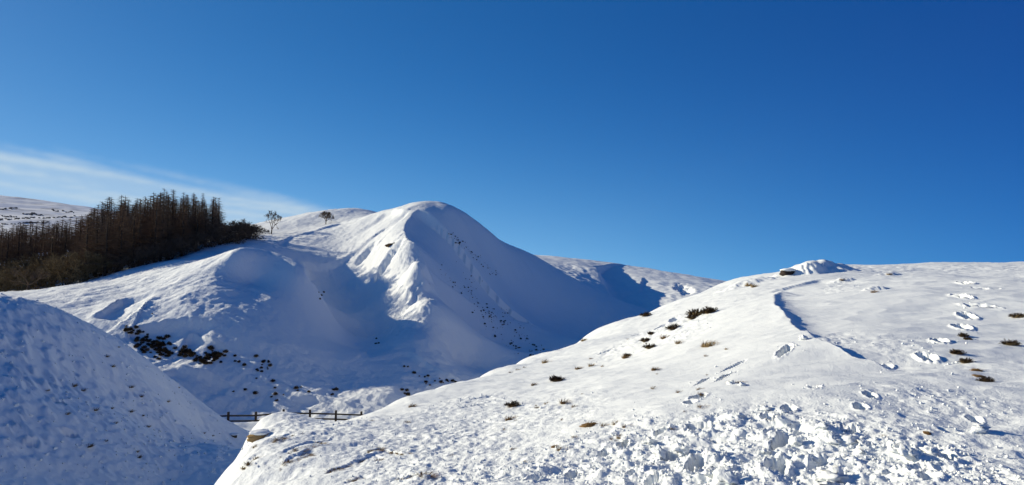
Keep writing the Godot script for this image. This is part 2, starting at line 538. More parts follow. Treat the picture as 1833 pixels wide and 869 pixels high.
func sculpt_bank() -> void:
	var L := bank
	trodden = area(L, [
		[1330, 775, 140, 35, 0.9], [1260, 840, 160, 40, 1.0], [1480, 790, 150, 30, 0.9], [1420, 850, 200, 40, 1.0], [1620, 810, 120, 22, 0.8], [1700, 860, 180, 25, 0.9], [1120, 770, 60, 20, 0.5], [1140, 835, 120, 40, 0.8], [1000, 855, 120, 20, 0.6],
		[900, 850, 160, 28, 0.5], [740, 850, 110, 24, 0.35], [1030, 800, 60, 24, 0.45], [1690, 725, 110, 10, 0.45], [1220, 580, 45, 9, 0.6], [1160, 600, 40, 7, 0.5], [1090, 630, 25, 5, 0.5], [1560, 480, 90, 6, 0.5], [1760, 482, 90, 6, 0.4], [1500, 600, 40, 6, 0.4], [1600, 610, 60, 7, 0.35], [1500, 508, 30, 3, 0.3], [850, 715, 60, 8, 0.4],
	])
	grainy = area(L, [[760, 800, 160, 50, 1.0], [560, 770, 120, 30, 1.0], [900, 760, 150, 30, 0.8], [880, 840, 160, 40, 0.9], [500, 830, 120, 50, 0.7], [1010, 830, 120, 40, 0.7], [1100, 750, 60, 20, 0.4], [1680, 650, 120, 20, 0.3], [1400, 800, 260, 60, 0.7], [1660, 790, 200, 50, 0.6], [820, 730, 100, 15, 0.7]])
	var smooth_side := area(L, [[1300, 640, 160, 50, 1.0], [1550, 560, 180, 50, 1.0], [1450, 660, 120, 30, 1.0], [1250, 720, 100, 25, 0.6], [1452, 490, 50, 14, 1.0]])
	# wind lips round the scooped hollow, ledges on the left
	crease(L, spots(L, [[1405, 520], [1386, 532], [1388, 552], [1410, 576], [1437, 600], [1470, 612]]), 0.40, 0.65, 6.0, 0.15, 0.12)
	crease(L, spots(L, [[1440, 603], [1480, 618], [1520, 634], [1560, 648], [1592, 660]]), 0.2, 0.2, 2.5, 0.2, 0.08)
	crease(L, spots(L, [[1475, 500], [1440, 508], [1400, 518], [1375, 524]]), 0.25, 0.25, 3.0, 0.2, 0.05)
	for k in ledges:
		crease(L, spots(L, k), 0.045, 0.02, 0.3, 0.15, 0.01)
	# the drifted cap on the skyline and small drifts behind tussocks
	hollow(L, spot(L, 1452, 487), 4.4, 2.4, 1.45, -0.95, 0.0, 1.0)
	hollow(L, spot(L, 1453, 484), 1.5, 0.9, 1.45, -0.75, 0.0, 1.0)
	for t in [[1566, 522, 1.1, 0.22], [1508, 502, 1.2, 0.22], [1340, 510, 3.0, 0.45], [1590, 494, 1.4, 0.2]]:
		hollow(L, spot(L, t[0], t[1]), t[2], t[2] * 0.45, 1.5, -t[3], 0.0, 0.9)
	var wind := noise(1.0, 3, 5)
	var swell := noise(0.09, 2, 6)
	var mid := noise(0.55, 3, 7)
	var fine := noise(3.2, 3, 8)
	var lump := noise(2.1, 1, 9, FastNoiseLite.TYPE_CELLULAR)
	lump.cellular_jitter = 1.0
	lump.domain_warp_enabled = true
	lump.domain_warp_amplitude = 0.22
	lump.domain_warp_frequency = 2.0
	var small := noise(5.5, 1, 10, FastNoiseLite.TYPE_CELLULAR)
	small.cellular_jitter = 1.0
	L.shape(func(x: float, z: float, a: float, l: float, h: float) -> float:
		var t := weight(trodden, a, l)
		var g := weight(grainy, a, l)
		var s := weight(smooth_side, a, l)
		# long soft drifts laid by the wind from the left
		var q := wind.get_noise_2d(x * 0.16 + z * 0.05, z * 0.42 - x * 0.10)
		var o := 0.13 * (0.45 - absf(q)) * (1.0 - 0.4 * t) + 0.18 * swell.get_noise_2d(x, z)
		o += 0.045 * mid.get_noise_2d(x, z) * (1.0 - 0.75 * s) + 0.006 * fine.get_noise_2d(x, z)
		if g > 0.01:
			o += g * (0.045 * mid.get_noise_2d(x * 3.0, z * 3.0) + 0.03 * fine.get_noise_2d(x * 1.3 + 9.0, z * 1.3))
		if t > 0.01:
			var c := -lump.get_noise_2d(x, z)
			var gate := smoothstep(-0.25, 0.35, mid.get_noise_2d(x * 1.7 + 31.0, z * 1.7))
			o += t * (0.065 * gate * smoothstep(0.3, 0.9, c) - 0.05 * (1.0 - gate) + 0.07 * mid.get_noise_2d(x * 3.1 + 4.0, z * 3.1) + 0.03 * smoothstep(0.4, 0.8, -small.get_noise_2d(x, z)) + 0.02 * fine.get_noise_2d(x * 2.0, z * 2.0))
		return h + o)
	# boot holes and drag marks: [x, y, half length, half width (m), bearing, depth]
	var k := 0
	for f in footprints:
		var p := spot(L, f[0], f[1])
		hollow(L, p, f[2] * (0.72 if k < 9 else 1.0), f[3] * (0.85 if k < 9 else 1.0), deg_to_rad(f[4]), f[5] * (0.85 if k < 9 else 1.1), 0.2 if k < 9 else 0.08, 0.35, k)
		prints.append(p)
		k += 1
	for i in 45:
		var a := lerpf(-0.02, 0.70, rng.randf())
		var l := log(lerpf(5.0, 11.5, rng.randf()))
		if weight(trodden, a, l) < 0.55: continue
		var r := exp(l)
		hollow(L, L.ground(r * sin(a), -r * cos(a)), rng.randf_range(0.12, 0.26), rng.randf_range(0.08, 0.13), rng.randf_range(0.2, 1.5), rng.randf_range(0.05, 0.14), 0.25, 0.5, i)

var ledges := [
	[[600, 790], [560, 797], [530, 806], [495, 824]],
	[[552, 812], [535, 820], [515, 828], [503, 842]],
	[[700, 823], [668, 815], [640, 826], [600, 842], [572, 858]],
	[[730, 815], [690, 808], [655, 812]],
	[[470, 815], [450, 828], [436, 840]],
	[[500, 780], [475, 790], [455, 800]],
	[[545, 775], [520, 782], [495, 790]],
	[[650, 850], [630, 858], [612, 866]],
	[[760, 850], [735, 850], [712, 862]],
]
var footprints := [
	[1729, 507, 0.8, 0.3, 12, 0.45], [1757, 517, 0.9, 0.2, 150, 0.36], [1722, 530, 0.7, 0.26, 8, 0.38], [1755, 548, 0.75, 0.19, 150, 0.34], [1732, 567, 0.6, 0.25, 15, 0.36], [1722, 587, 0.6, 0.28, 25, 0.36], [1682, 611, 0.55, 0.22, 25, 0.38], [1660, 641, 0.5, 0.21, 14, 0.4], [1586, 658, 0.4, 0.17, 40, 0.28],
	[1405, 628, 0.75, 0.16, 36, 0.3], [1262, 680, 0.55, 0.07, 48, 0.12], [1300, 672, 0.7, 0.09, 45, 0.16], [1315, 655, 0.6, 0.06, 58, 0.1], [1250, 710, 0.34, 0.14, 38, 0.24], [1236, 720, 0.22, 0.12, 20, 0.2], [1457, 693, 0.22, 0.12, 30, 0.2], [1558, 708, 0.2, 0.1, 20, 0.2], [1542, 730, 0.2, 0.1, 25, 0.22], [1745, 750, 0.24, 0.09, 30, 0.2], [1522, 768, 0.22, 0.09, 50, 0.16],
	[1385, 838, 0.36, 0.15, 38, 0.26], [1400, 788, 0.34, 0.11, 42, 0.22], [1412, 734, 0.2, 0.12, 30, 0.2], [1392, 748, 0.24, 0.1, 60, 0.18], [1200, 822, 0.2, 0.13, 30, 0.22], [1245, 832, 0.24, 0.1, 40, 0.26], [1185, 768, 0.2, 0.1, 40, 0.2], [1255, 766, 0.24, 0.1, 120, 0.2], [1115, 795, 0.16, 0.1, 20, 0.2], [1083, 812, 0.16, 0.1, 10, 0.16], [1025, 850, 0.14, 0.1, 40, 0.14], [1165, 862, 0.2, 0.12, 40, 0.2], [1693, 812, 0.2, 0.1, 20, 0.22], [1705, 775, 0.16, 0.08, 140, 0.16], [1290, 790, 0.2, 0.08, 130, 0.18],
	[1208, 572, 0.8, 0.35, 30, 0.25], [1185, 585, 0.7, 0.3, 45, 0.22], [1140, 600, 0.5, 0.2, 60, 0.18], [1085, 630, 0.7, 0.25, 50, 0.22],
	[845, 727, 0.5, 0.1, 62, 0.12], [810, 717, 0.6, 0.12, 62, 0.14], [862, 713, 0.45, 0.09, 62, 0.12],
]

func sculpt_mound() -> void:
	var L := mound
	var big := noise(0.14, 3, 31)
	var mid := noise(0.8, 3, 32)
	var fine := noise(3.0, 3, 33)
	var rip := noise(1.0, 3, 34)
	var open := area(L, [[20, 650, 90, 60, 1.0], [10, 570, 60, 40, 0.8], [30, 740, 60, 30, 0.9], [110, 640, 60, 30, 0.6]])
	var rough := area(L, [[250, 760, 170, 90, 1.0], [200, 640, 140, 60, 0.8], [150, 830, 150, 50, 0.8], [330, 730, 60, 40, 0.7]])
	L.shape(func(x: float, z: float, a: float, l: float, h: float) -> float:
		var t := weight(open, a, l)
		var r := weight(rough, a, l)
		var o := 0.20 * big.get_noise_2d(x, z) + 0.075 * mid.get_noise_2d(x, z) + 0.022 * fine.get_noise_2d(x, z)
		if t > 0.01: o += t * 0.34 * maxf(0.0, rip.get_noise_2d(x * 1.1 + z * 0.3, z * 1.9 - x * 0.5) + 0.05)
		if r > 0.01: o += r * (0.09 * mid.get_noise_2d(x * 1.8, z * 1.8) + 0.05 * fine.get_noise_2d(x + 5.0, z))
		return h + o)
	var clod := noise(1.5, 1, 35, FastNoiseLite.TYPE_CELLULAR)
	clod.cellular_jitter = 1.0
	L.shape(func(x: float, z: float, a: float, l: float, h: float) -> float:
		var gate := smoothstep(-0.1, 0.4, big.get_noise_2d(x * 3.0 + 8.0, z * 3.0))
		return h + gate * 0.03 * smoothstep(0.45, 0.9, -clod.get_noise_2d(x, z)))
	for f in [[102, 720, 0.28, 0.16, 40, 0.3], [122, 778, 0.3, 0.2, 60, 0.3], [55, 790, 0.25, 0.15, 60, 0.22]]:
		hollow(L, spot(L, f[0], f[1]), f[2], f[3], deg_to_rad(f[4]), f[5])

func sculpt_hill() -> void:
	var L := hill
	# the sharp edge between the lit spur and the shaded flank
	crease(L, spots(L, [[752, 372], [738, 382], [728, 396], [722, 412], [732, 430], [748, 444], [756, 462], [768, 486]]), 2.6, 2.2, 40.0, 0.1, 0.25)
	# the hillock's brow
	crease(L, spots(L, [[538, 468], [548, 480], [545, 492], [556, 506]]), 1.8, 1.2, 12.0, 0.2, 0.15)
	# scoops near the top, hollows under the brow of the lit face
	crease(L, spots(L, [[738, 377], [722, 379], [705, 378], [686, 383]]), 1.1, 0.8, 7.0, 0.2, 0.2)
	hollow(L, spot(L, 656, 452), 3.2, 1.8, 0.5, 1.5, 0.05, 0.8)
	hollow(L, spot(L, 696, 463), 3.6, 2.0, 0.7, 1.8, 0.08, 0.7)
	hollow(L, spot(L, 680, 432), 2.0, 1.0, 1.2, 0.6, 0.1, 0.7)
	hollow(L, spot(L, 684, 415), 2.2, 0.7, 1.1, 0.6, 0.1, 0.7)
	# the smooth lobe of drifted snow
	hollow(L, spot(L, 740, 500), 8.5, 4.6, 0.12, -2.0, 0.0, 1.0)
	# ledges on the lower left
	crease(L, spots(L, [[390, 584], [350, 576], [300, 576], [250, 583], [222, 594]]), 0.9, 0.35, 3.5, 0.12, 0.25)
	crease(L, spots(L, [[412, 622], [380, 608], [345, 602], [330, 606]]), 0.8, 0.3, 3.0, 0.12, 0.25)
	crease(L, spots(L, [[420, 694], [385, 676], [345, 664], [310, 655]]), 0.7, 0.5, 3.0, 0.15, 0.3)
	crease(L, spots(L, [[222, 536], [205, 546], [185, 560], [160, 574]]), 1.2, 0.5, 4.0, 0.2, 0.25)
	crease(L, spots(L, [[280, 530], [262, 548], [242, 552], [225, 556]]), 0.5, 0.8, 4.0, 0.2, 0.2)
	crease(L, spots(L, [[840, 690], [800, 672], [770, 655], [745, 640], [725, 625]]), 0.5, 0.4, 4.0, 0.15, 0.2)
	crease(L, spots(L, [[600, 664], [640, 650], [662, 625], [672, 605]]), -0.5, 0.8, 4.0, 0.2, 0.2)
	crease(L, spots(L, [[640, 735], [600, 722], [560, 715], [520, 712]]), 0.4, 0.4, 3.0, 0.2, 0.2)
	# the track cut across the upper slope
	crease(L, spots(L, [[660, 388], [610, 400], [560, 414], [520, 424], [450, 432]]), 0.7, 0.6, 3.5, 0.1, 0.1)
	var rake := noise(1.0, 3, 41)
	var big := noise(0.05, 3, 42)
	var mid := noise(0.22, 3, 43)
	var fine := noise(0.9, 3, 44)
	var crinkle := area(L, [[725, 568, 40, 26, 1.0], [680, 530, 30, 30, 0.7], [670, 480, 40, 25, 0.5], [720, 440, 45, 12, 0.9], [600, 480, 40, 30, 0.4], [640, 440, 60, 12, 0.4], [520, 430, 80, 8, 0.4]])
	var calm := area(L, [[742, 500, 26, 40, 1.0], [560, 580, 60, 50, 0.7], [880, 560, 120, 70, 0.7], [640, 640, 70, 30, 0.6]])
	var striped := area(L, [[300, 500, 90, 30, 1.0], [200, 530, 90, 25, 1.0], [380, 480, 40, 20, 0.7], [350, 540, 60, 25, 0.6]])
	var patchy := area(L, [[300, 610, 110, 40, 1.0], [420, 680, 120, 40, 0.9], [560, 700, 120, 30, 0.8], [780, 680, 70, 20, 0.7]])
	L.shape(func(x: float, z: float, a: float, l: float, h: float) -> float:
		var still := 1.0 - 0.75 * weight(calm, a, l)
		var o := 0.55 * big.get_noise_2d(x, z) * still + 0.16 * mid.get_noise_2d(x, z) * still + 0.05 * fine.get_noise_2d(x, z) * still + 0.16 * (0.35 - absf(rake.get_noise_2d(x * 0.22 + z * 0.1, z * 0.75 - x * 0.2))) * still
		var c := weight(crinkle, a, l)
		if c > 0.01: o += c * (0.30 * (0.5 - absf(rake.get_noise_2d(x * 0.9, z * 0.4))) + 0.12 * fine.get_noise_2d(x, z))
		var s := weight(striped, a, l)
		if s > 0.01: o += s * (0.34 * (0.4 - absf(rake.get_noise_2d((x + z) * 0.42 + 7.0, (x - z) * 0.07))))
		var p := weight(patchy, a, l)
		if p > 0.01: o += p * (0.22 * mid.get_noise_2d(x * 0.9 + 3.0, z * 0.9) + 0.05 * fine.get_noise_2d(x, z))
		return h + o)

func sculpt_moor() -> void:
	var L := moor
	crease(L, spots(L, [[1058, 479], [1069, 482], [1074, 496], [1084, 515], [1096, 538], [1102, 552]]), 13.0, 5.0, 60.0, 0.12, 0.8)
	hollow(L, spot(L, 1224, 516), 34.0, 10.0, 0.25, 6.0, 0.05, 0.8)
	crease(L, spots(L, [[1172, 506], [1195, 512], [1212, 520], [1222, 536]]), 3.0, 3.0, 16.0, 0.2, 0.6)
	crease(L, spots(L, [[1152, 496], [1148, 508], [1146, 520], [1142, 530]]), 2.5, 2.0, 9.0, 0.2, 0.6)
	crease(L, spots(L, [[1262, 512], [1275, 516], [1290, 516]]), 6.0, 3.0, 20.0, 0.2, 0.5)
	var big := noise(0.012, 4, 51)
	var fine := noise(0.06, 4, 52)
	var cut := area(L, [[1140, 528, 40, 22, 1.0], [1020, 500, 40, 30, 1.0], [1180, 540, 60, 14, 0.6]])
	L.shape(func(x: float, z: float, a: float, l: float, h: float) -> float:
		var o := 1.6 * big.get_noise_2d(x, z) + 0.5 * fine.get_noise_2d(x, z)
		var c := weight(cut, a, l)
		if c > 0.01: o += c * 2.6 * (0.3 - absf(fine.get_noise_2d(x * 0.6, z * 0.35)))
		return h + o)

func sculpt_far() -> void:
	var big := noise(0.0011, 5, 61)
	far.shape(func(x: float, z: float, a: float, l: float, h: float) -> float:
		return h + 26.0 * big.get_noise_2d(x, z) * smoothstep(6.2, 7.4, l))

# ---------------------------------------------------------------- mesh builder
class Maker:
	var v := PackedVector3Array()
	var n := PackedVector3Array()
	var ix := PackedInt32Array()

	func tri(a: Vector3, b: Vector3, c: Vector3, nn: Vector3) -> void:
		var o := v.size()
		v.append(a); v.append(b); v.append(c)
		n.append(nn); n.append(nn); n.append(nn)
		ix.append(o); ix.append(o + 1); ix.append(o + 2)

	# a thin blade from a along d
	func blade(a: Vector3, d: Vector3, wide: float, across: Vector3) -> void:
		var w := across * wide * 0.5
		tri(a - w, a + w, a + d, d.cross(across).normalized())

	func bent_blade(a: Vector3, d: Vector3, sag: Vector3, wide: float, across: Vector3) -> void:
		var w := across * wide * 0.5
		var m := a + d * 0.55
		var e := a + d + sag
		var nn := d.cross(across).normalized()
		tri(a - w, a + w, m + w * 0.7, nn)
		tri(a - w, m + w * 0.7, m - w * 0.7, nn)
		tri(m - w * 0.7, m + w * 0.7, e, nn)

	func tube(a: Vector3, b: Vector3, ra: float, rb: float, sides := 5) -> void:
		var d := (b - a).normalized()
		var p := d.cross(Vector3(0.31, 0.13, 0.94)).normalized()
		var q := d.cross(p)
		var o := v.size()
		for k in sides:
			var t := TAU * k / sides
			var r := p * cos(t) + q * sin(t)
			v.append(a + r * ra); n.append(r)
			v.append(b + r * rb); n.append(r)
		for k in sides:
			var i := o + 2 * k
			var j := o + 2 * ((k + 1) % sides)
			ix.append_array([i, i + 1, j, j, i + 1, j + 1])

	func box(c: Vector3, x: Vector3, y: Vector3, z: Vector3) -> void:
		for f in [[x, y, z], [-x, y, -z], [y, z, x], [-y, z, -x], [z, x, y], [-z, x, -y]]:
			var u: Vector3 = f[0]
			var w: Vector3 = f[1]
			var nn: Vector3 = f[2]
			tri(c + nn - u - w, c + nn + u + w, c + nn + u - w, nn.normalized())
			tri(c + nn - u - w, c + nn - u + w, c + nn + u + w, nn.normalized())

	func done() -> ArrayMesh:
		var arr := []
		arr.resize(Mesh.ARRAY_MAX)
		arr[Mesh.ARRAY_VERTEX] = v; arr[Mesh.ARRAY_NORMAL] = n; arr[Mesh.ARRAY_INDEX] = ix
		var out := ArrayMesh.new()
		out.add_surface_from_arrays(Mesh.PRIMITIVE_TRIANGLES, arr)
		return out

func r1(a: float, b: float) -> float:
	return rng.randf_range(a, b)

func around() -> Vector3:
	var t := r1(0, TAU)
	var y := r1(-1, 1)
	var s := sqrt(1 - y * y)
	return Vector3(s * cos(t), y, s * sin(t))

# a lumpy body about 1 m across: cut gives it broken flat faces
func lump_mesh(seed_: int, rough: float, cuts: int, flat: float, rings := 9, sides := 14) -> ArrayMesh:
	var m := Maker.new()
	var nz := noise(1.0, 3, seed_)
	var planes: Array = []
	var keep := rng.state
	rng.seed = seed_ * 7919
	for k in cuts: planes.append([around(), r1(0.26, 0.42)])
	rng.state = keep
	for i in rings + 1:
		for j in sides:
			var th := PI * i / rings
			var ph := TAU * j / sides
			var d := Vector3(sin(th) * cos(ph), cos(th), sin(th) * sin(ph))
			var r := 0.5 * (1.0 + rough * nz.get_noise_3dv(d * 1.4) + 0.5 * rough * nz.get_noise_3dv(d * 4.0))
			for p in planes:
				var c: float = d.dot(p[0])
				if c > 0.05: r = minf(r, p[1] / c)
			m.v.append(d * r * Vector3(1, flat, 1))
			m.n.append(d)
	for i in rings:
		for j in sides:
			var o := i * sides + j
			var q := i * sides + (j + 1) % sides
			m.ix.append_array([o, q, o + sides, q, q + sides, o + sides])
	# true normals
	for k in m.n.size(): m.n[k] = Vector3.ZERO
	for k in range(0, m.ix.size(), 3):
		var a := m.v[m.ix[k]]
		var f := (m.v[m.ix[k + 2]] - a).cross(m.v[m.ix[k + 1]] - a)
		for e in 3: m.n[m.ix[k + e]] += f
	for k in m.n.size():
		m.n[k] = m.v[k].normalized() if m.n[k].length() < 1e-9 else m.n[k].normalized()
	return m.done()

# ---------------------------------------------------------------- plants
func larch_crown(h: float) -> ArrayMesh:
	var m := Maker.new()
	var y := h * r1(0.10, 0.2)
	while y < h * 0.985:
		var t := y / h
		var reach := (0.20 * h * pow(1.0 - t, 0.9) + 0.08)
		var cnt := rng.randi_range(4, 6)
		var turn := r1(0, TAU)
		for k in cnt:
			var az := turn + TAU * k / cnt + r1(-0.5, 0.5)
			var ln := reach * r1(0.55, 1.15)
			var out := Vector3(cos(az), 0, sin(az))
			var side := Vector3(-out.z, 0, out.x)
			var a := Vector3(0, y + r1(-0.15, 0.15), 0)
			var rise := lerpf(-0.10, 0.45, t * t)
			var b := a + out * ln * 0.55 + Vector3.UP * ln * rise * 0.45
			var c := a + out * ln + Vector3.UP * ln * (rise + 0.10)
			m.tube(a, b, 0.035, 0.024, 3)
			m.tube(b, c, 0.024, 0.012, 3)
			var tw := int(8 + 30 * ln / 2.2)
			for q in tw:
				var s := sqrt(r1(0.04, 1.0))
				var p := a.lerp(b, s / 0.55) if s < 0.55 else b.lerp(c, (s - 0.55) / 0.45)
				var sgn := 1.0 if rng.randf() < 0.5 else -1.0
				var d := (out * r1(0.2, 0.9) + side * sgn * r1(0.3, 1.0) + Vector3.UP * r1(-0.45, 0.45)).normalized() * r1(0.35, 0.95) * lerpf(1.0, 0.35, t * t)
				m.blade(p, d, r1(0.035, 0.06) * lerpf(1.0, 0.5, t), around())
		y += r1(0.26, 0.46)
	return m.done()

func trunk_mesh(h: float, r: float) -> ArrayMesh:
	var m := Maker.new()
	var p := Vector3(0, -0.6, 0)
	var n := 7
	for k in n:
		var t := float(k + 1) / n
		var q := Vector3(0.05 * sin(k * 2.1), h * t, 0.05 * cos(k * 1.7))
		m.tube(p, q, r * pow(1.0 - float(k) / n, 0.8) + 0.015, r * pow(1.0 - t, 0.8) + 0.012, 7)
		p = q
	return m.done()

# a bare broad-leaved tree or shrub: limbs fork again and again into twigs
func forks(m: Maker, a: Vector3, d: Vector3, ln: float, r: float, depth: int, spread: float, lift: float, twig: float) -> void:
	var p := a
	var dir := d
	for k in 2:
		dir = (dir + around() * 0.16 + Vector3.UP * lift * 0.12).normalized()
		var q := p + dir * ln * 0.5
		m.tube(p, q, r * (1.0 - 0.18 * k), r * (0.82 - 0.18 * k), 5 if depth > 3 else 3)
		p = q
	if depth == 0:
		for k in 4:
			m.blade(p - dir * ln * r1(0, 0.8), (dir + around() * 0.9).normalized() * ln * r1(0.5, 0.9), twig, around())
		return
	var cnt := 2 + (1 if rng.randf() < 0.55 else 0)
	for k in cnt:
		var e := (dir + around() * spread + Vector3.UP * lift * 0.3).normalized()
		forks(m, p, e, ln * r1(0.66, 0.86), r * 0.62, depth - 1, spread, lift, twig)
	if depth < 5:
		forks(m, p - dir * ln * 0.4, (dir * 0.4 + around() * 0.9).normalized(), ln * 0.6, r * 0.4, maxi(depth - 2, 0), spread, lift, twig)

func make_plant(called: String, trunk: Mesh, crown: Mesh, tm: Material, cm: Material, part_name := "crown") -> Node3D:
	var o := Node3D.new()
	o.name = called
	if trunk: piece("trunk" if part_name == "crown" else "stems", trunk, tm, o)
	piece(part_name, crown, cm, o)
	return o

func put(proto: Node3D, called: String, where: Vector3, size: Vector3, turn: float, label: String, category: String, group := "") -> Node3D:
	var o: Node3D = proto.duplicate()
	o.name = numbered(called)
	add_child(o)
	o.position = where
	o.rotation.y = turn
	o.scale = size
	tag(o, label, category, group)
	return o

# top edge of the wood as seen, [x, y]
var wood_top := [[-260, 400], [0, 401], [60, 396], [95, 384], [125, 388], [150, 374], [185, 352], [210, 345], [240, 349], [270, 338], [310, 342], [350, 342], [382, 346], [398, 368], [412, 388], [432, 399], [452, 408]]
func top_at(px: float) -> float:
	for k in wood_top.size() - 1:
		if px <= wood_top[k + 1][0]:
			return lerpf(wood_top[k][1], wood_top[k + 1][1], clampf((px - wood_top[k][0]) / float(wood_top[k + 1][0] - wood_top[k][0]), 0, 1))
	return wood_top[-1][1]

func edge_at(px: float) -> float:      # how far off the wood's edge is
	return 92.0 + 2.0 * clampf((px - 60) / 140.0, 0, 1) + 8.0 * clampf((px - 200) / 100.0, 0, 1) + 16.0 * clampf((px - 300) / 155.0, 0, 1)

func project(p: Vector3) -> Vector2:
	var q := (p - EYE).rotated(Vector3.RIGHT, -TILT)
	return MID + Vector2(q.x, -q.y) * (FOCAL / -q.z)

func make_wood() -> void:
	var bark := plain(0.050, 0.040, 0.033)
	var twigs := plain(0.165, 0.100, 0.060)
	var grey := plain(0.130, 0.092, 0.064)
	var olive := plain(0.190, 0.138, 0.070)
	var kinds: Array[Node3D] = []
	for k in 7:
		kinds.append(make_plant("larch", trunk_mesh(12.0, 0.14), larch_crown(12.0), bark, twigs if k % 3 else grey))
	var bushes: Array[Node3D] = []
	for k in 5:
		var t := Maker.new()
		var c := Maker.new()
		for s in 7:
			var d := (Vector3.UP + around() * 0.55).normalized()
			var a := Vector3(r1(-0.25, 0.25), -0.3, r1(-0.25, 0.25))
			t.tube(a, a + d * 0.6, 0.06, 0.045, 5)
			forks(c, a + d * 0.55, d, 0.85, 0.04, 4, 0.72, 0.2, 0.06)
			forks(c, a + d * 0.45, (d + around()).normalized(), 0.7, 0.035, 3, 0.8, 0.0, 0.06)
		bushes.append(make_plant("thorn_bush", t.done(), c.done(), bark, olive if k < 3 else grey))
	var n := 0
	var place := ["first", "second", "third", "fourth", "fifth", "sixth", "seventh", "eighth", "ninth", "tenth", "eleventh", "twelfth", "thirteenth", "fourteenth", "fifteenth", "sixteenth", "seventeenth", "eighteenth", "nineteenth", "twentieth"]
	var front: Array = []
	# the plantation, row behind row; every tree stands on the hill and reaches the height the wood has there
	for row in 9:
		var px := -80.0 + row * 9.0
		while px < 392.0:
			var x := px + r1(-7, 7)
			var d := edge_at(x) + 3.5 + row * 4.5 + r1(-2, 2)
			if x < 150: d += 8.0
			var u := (x - MID.x) / FOCAL
			var p := hill.ground(u * d, -d)
			var foot := project(p)
			var top := top_at(x) + absf(rng.randfn(0.0, 12.0)) + (8.0 if row < 2 else 0.0) - (5.0 if rng.randf() < 0.12 else 0.0) + (r1(0, 22) if rng.randf() < 0.35 else 0.0)
			var hgt := (foot.y - top) * d / FOCAL
			px += r1(14, 23) if x > 120 else r1(14, 24)
			if hgt < 3.0: continue
			var s := hgt / 12.0
			var wdt := s * r1(1.15, 1.8)
			var label := "bare brown larch standing inside the dark hillside plantation"
			if row == 0: label = "bare brown larch in the plantation's front row above the snow slope"
			if x < -10: label = "bare brown larch at the plantation's far left end"
			var tree := put(kinds[n % 7], "larch_tree", p, Vector3(wdt, s, wdt), r1(0, TAU), label, "larch", "larches of the hillside plantation")
			if row == 0 and x >= -10: front.append(tree)
			n += 1
	for k in mini(front.size(), 20):
		front[front.size() - 1 - k].set_meta("label", "front row larch of the plantation, %s from its right-hand end" % place[k])
	# thorns and hazels along its edge
	var seen := -1
	for b in [[452, 431, 105, 3.4], [445, 431, 105, 3.6], [432, 431, 105, 4.4], [416, 431, 105, 5.0], [400, 431, 105, 5.0], [438, 433, 104, 3.4], [424, 436, 104, 4.0], [408, 440, 103, 4.2], [392, 446, 102, 4.2], [374, 450, 102, 4.4], [352, 456, 101, 4.2], [330, 461, 101, 4.2], [305, 467, 100, 4.4], [280, 473, 100, 4.0], [256, 478, 100, 4.2], [232, 483, 99, 4.2], [212, 488, 98, 3.6]]:
		if b[0] > 460: continue
		var u: float = (b[0] - MID.x) / FOCAL
		var dist := edge_at(b[0]) + 1.5
		var p := hill.ground(u * dist, -dist)
		var last: bool = b[0] == 452
		seen += 1
		put(bushes[3 + n % 2], "thorn_bush", p, Vector3(1.35, 1.0, 1.2) * b[3] / 3.3, r1(0, TAU), "dark twiggy bush at the plantation's right-hand tip" if last else "dark twiggy bush at the plantation's foot, %s from its right-hand tip" % place[seen], "bush", "bushes along the plantation edge")
		n += 1
	var white := plain(0.72, 0.75, 0.78)
	seen = -1
	for b in [[-120, 95, 5.4], [-70, 94, 5.6], [-25, 93, 5.4], [10, 92, 5.6], [40, 91, 5.2], [66, 94, 5.6], [96, 95, 6.4], [118, 92, 6.6], [150, 93, 6.2], [180, 97, 4.6], [-40, 102, 6.6], [20, 102, 7.0], [75, 101, 7.4], [135, 99, 7.0]]:
		var u: float = (b[0] - MID.x) / FOCAL
		var p := hill.ground(u * b[1], -b[1])
		var text := "olive brown leafless bush outside the picture on the left"
		if b[1] > 98.0:
			text = "tall snow-dusted bush behind the olive bushes, " + ("at the left edge" if b[0] < 50 else "in the middle" if b[0] < 100 else "nearest the larches")
		elif b[0] > 0:
			seen += 1
			text = "olive brown leafless bush below the larches, %s from the left edge" % place[seen]
		var o := put(bushes[n % 3], "hazel_bush", p, Vector3.ONE * b[2] / 3.6, r1(0, TAU), text, "bush", "olive bushes below the larches")
		if b[1] > 98.0:
			var m := Maker.new()
			for k in 110:
				var d := around()
				d.y = absf(d.y)
				m.blade(d * r1(0.9, 2.0) + Vector3(0, 1.0, 0), (d + around()).normalized() * r1(0.1, 0.35), 0.05, around())
			piece("snow_dusting", m.done(), white, o)
		n += 1
	# the small thorn with a clear stem in front of the bushes
	var t1 := Maker.new(); var c1 := Maker.new()
	t1.tube(Vector3(0, -0.3, 0), Vector3(0, 1.0, 0), 0.16, 0.12, 7)
	for s in 4:
		forks(c1, Vector3(0, 0.9, 0), Vector3(cos(s * 1.6), 0.8, sin(s * 1.6)).normalized(), 0.9, 0.07, 4, 0.6, 0.2, 0.03)
	var thorn := make_plant("thorn_tree", t1.done(), c1.done(), bark, grey)
	var u1: float = (53 - MID.x) / FOCAL
	put(thorn, "thorn_tree", hill.ground(u1 * 86.0, -86.0), Vector3.ONE * 1.15, 0.4, "small dark forked tree standing clear in front of the olive bushes", "tree")
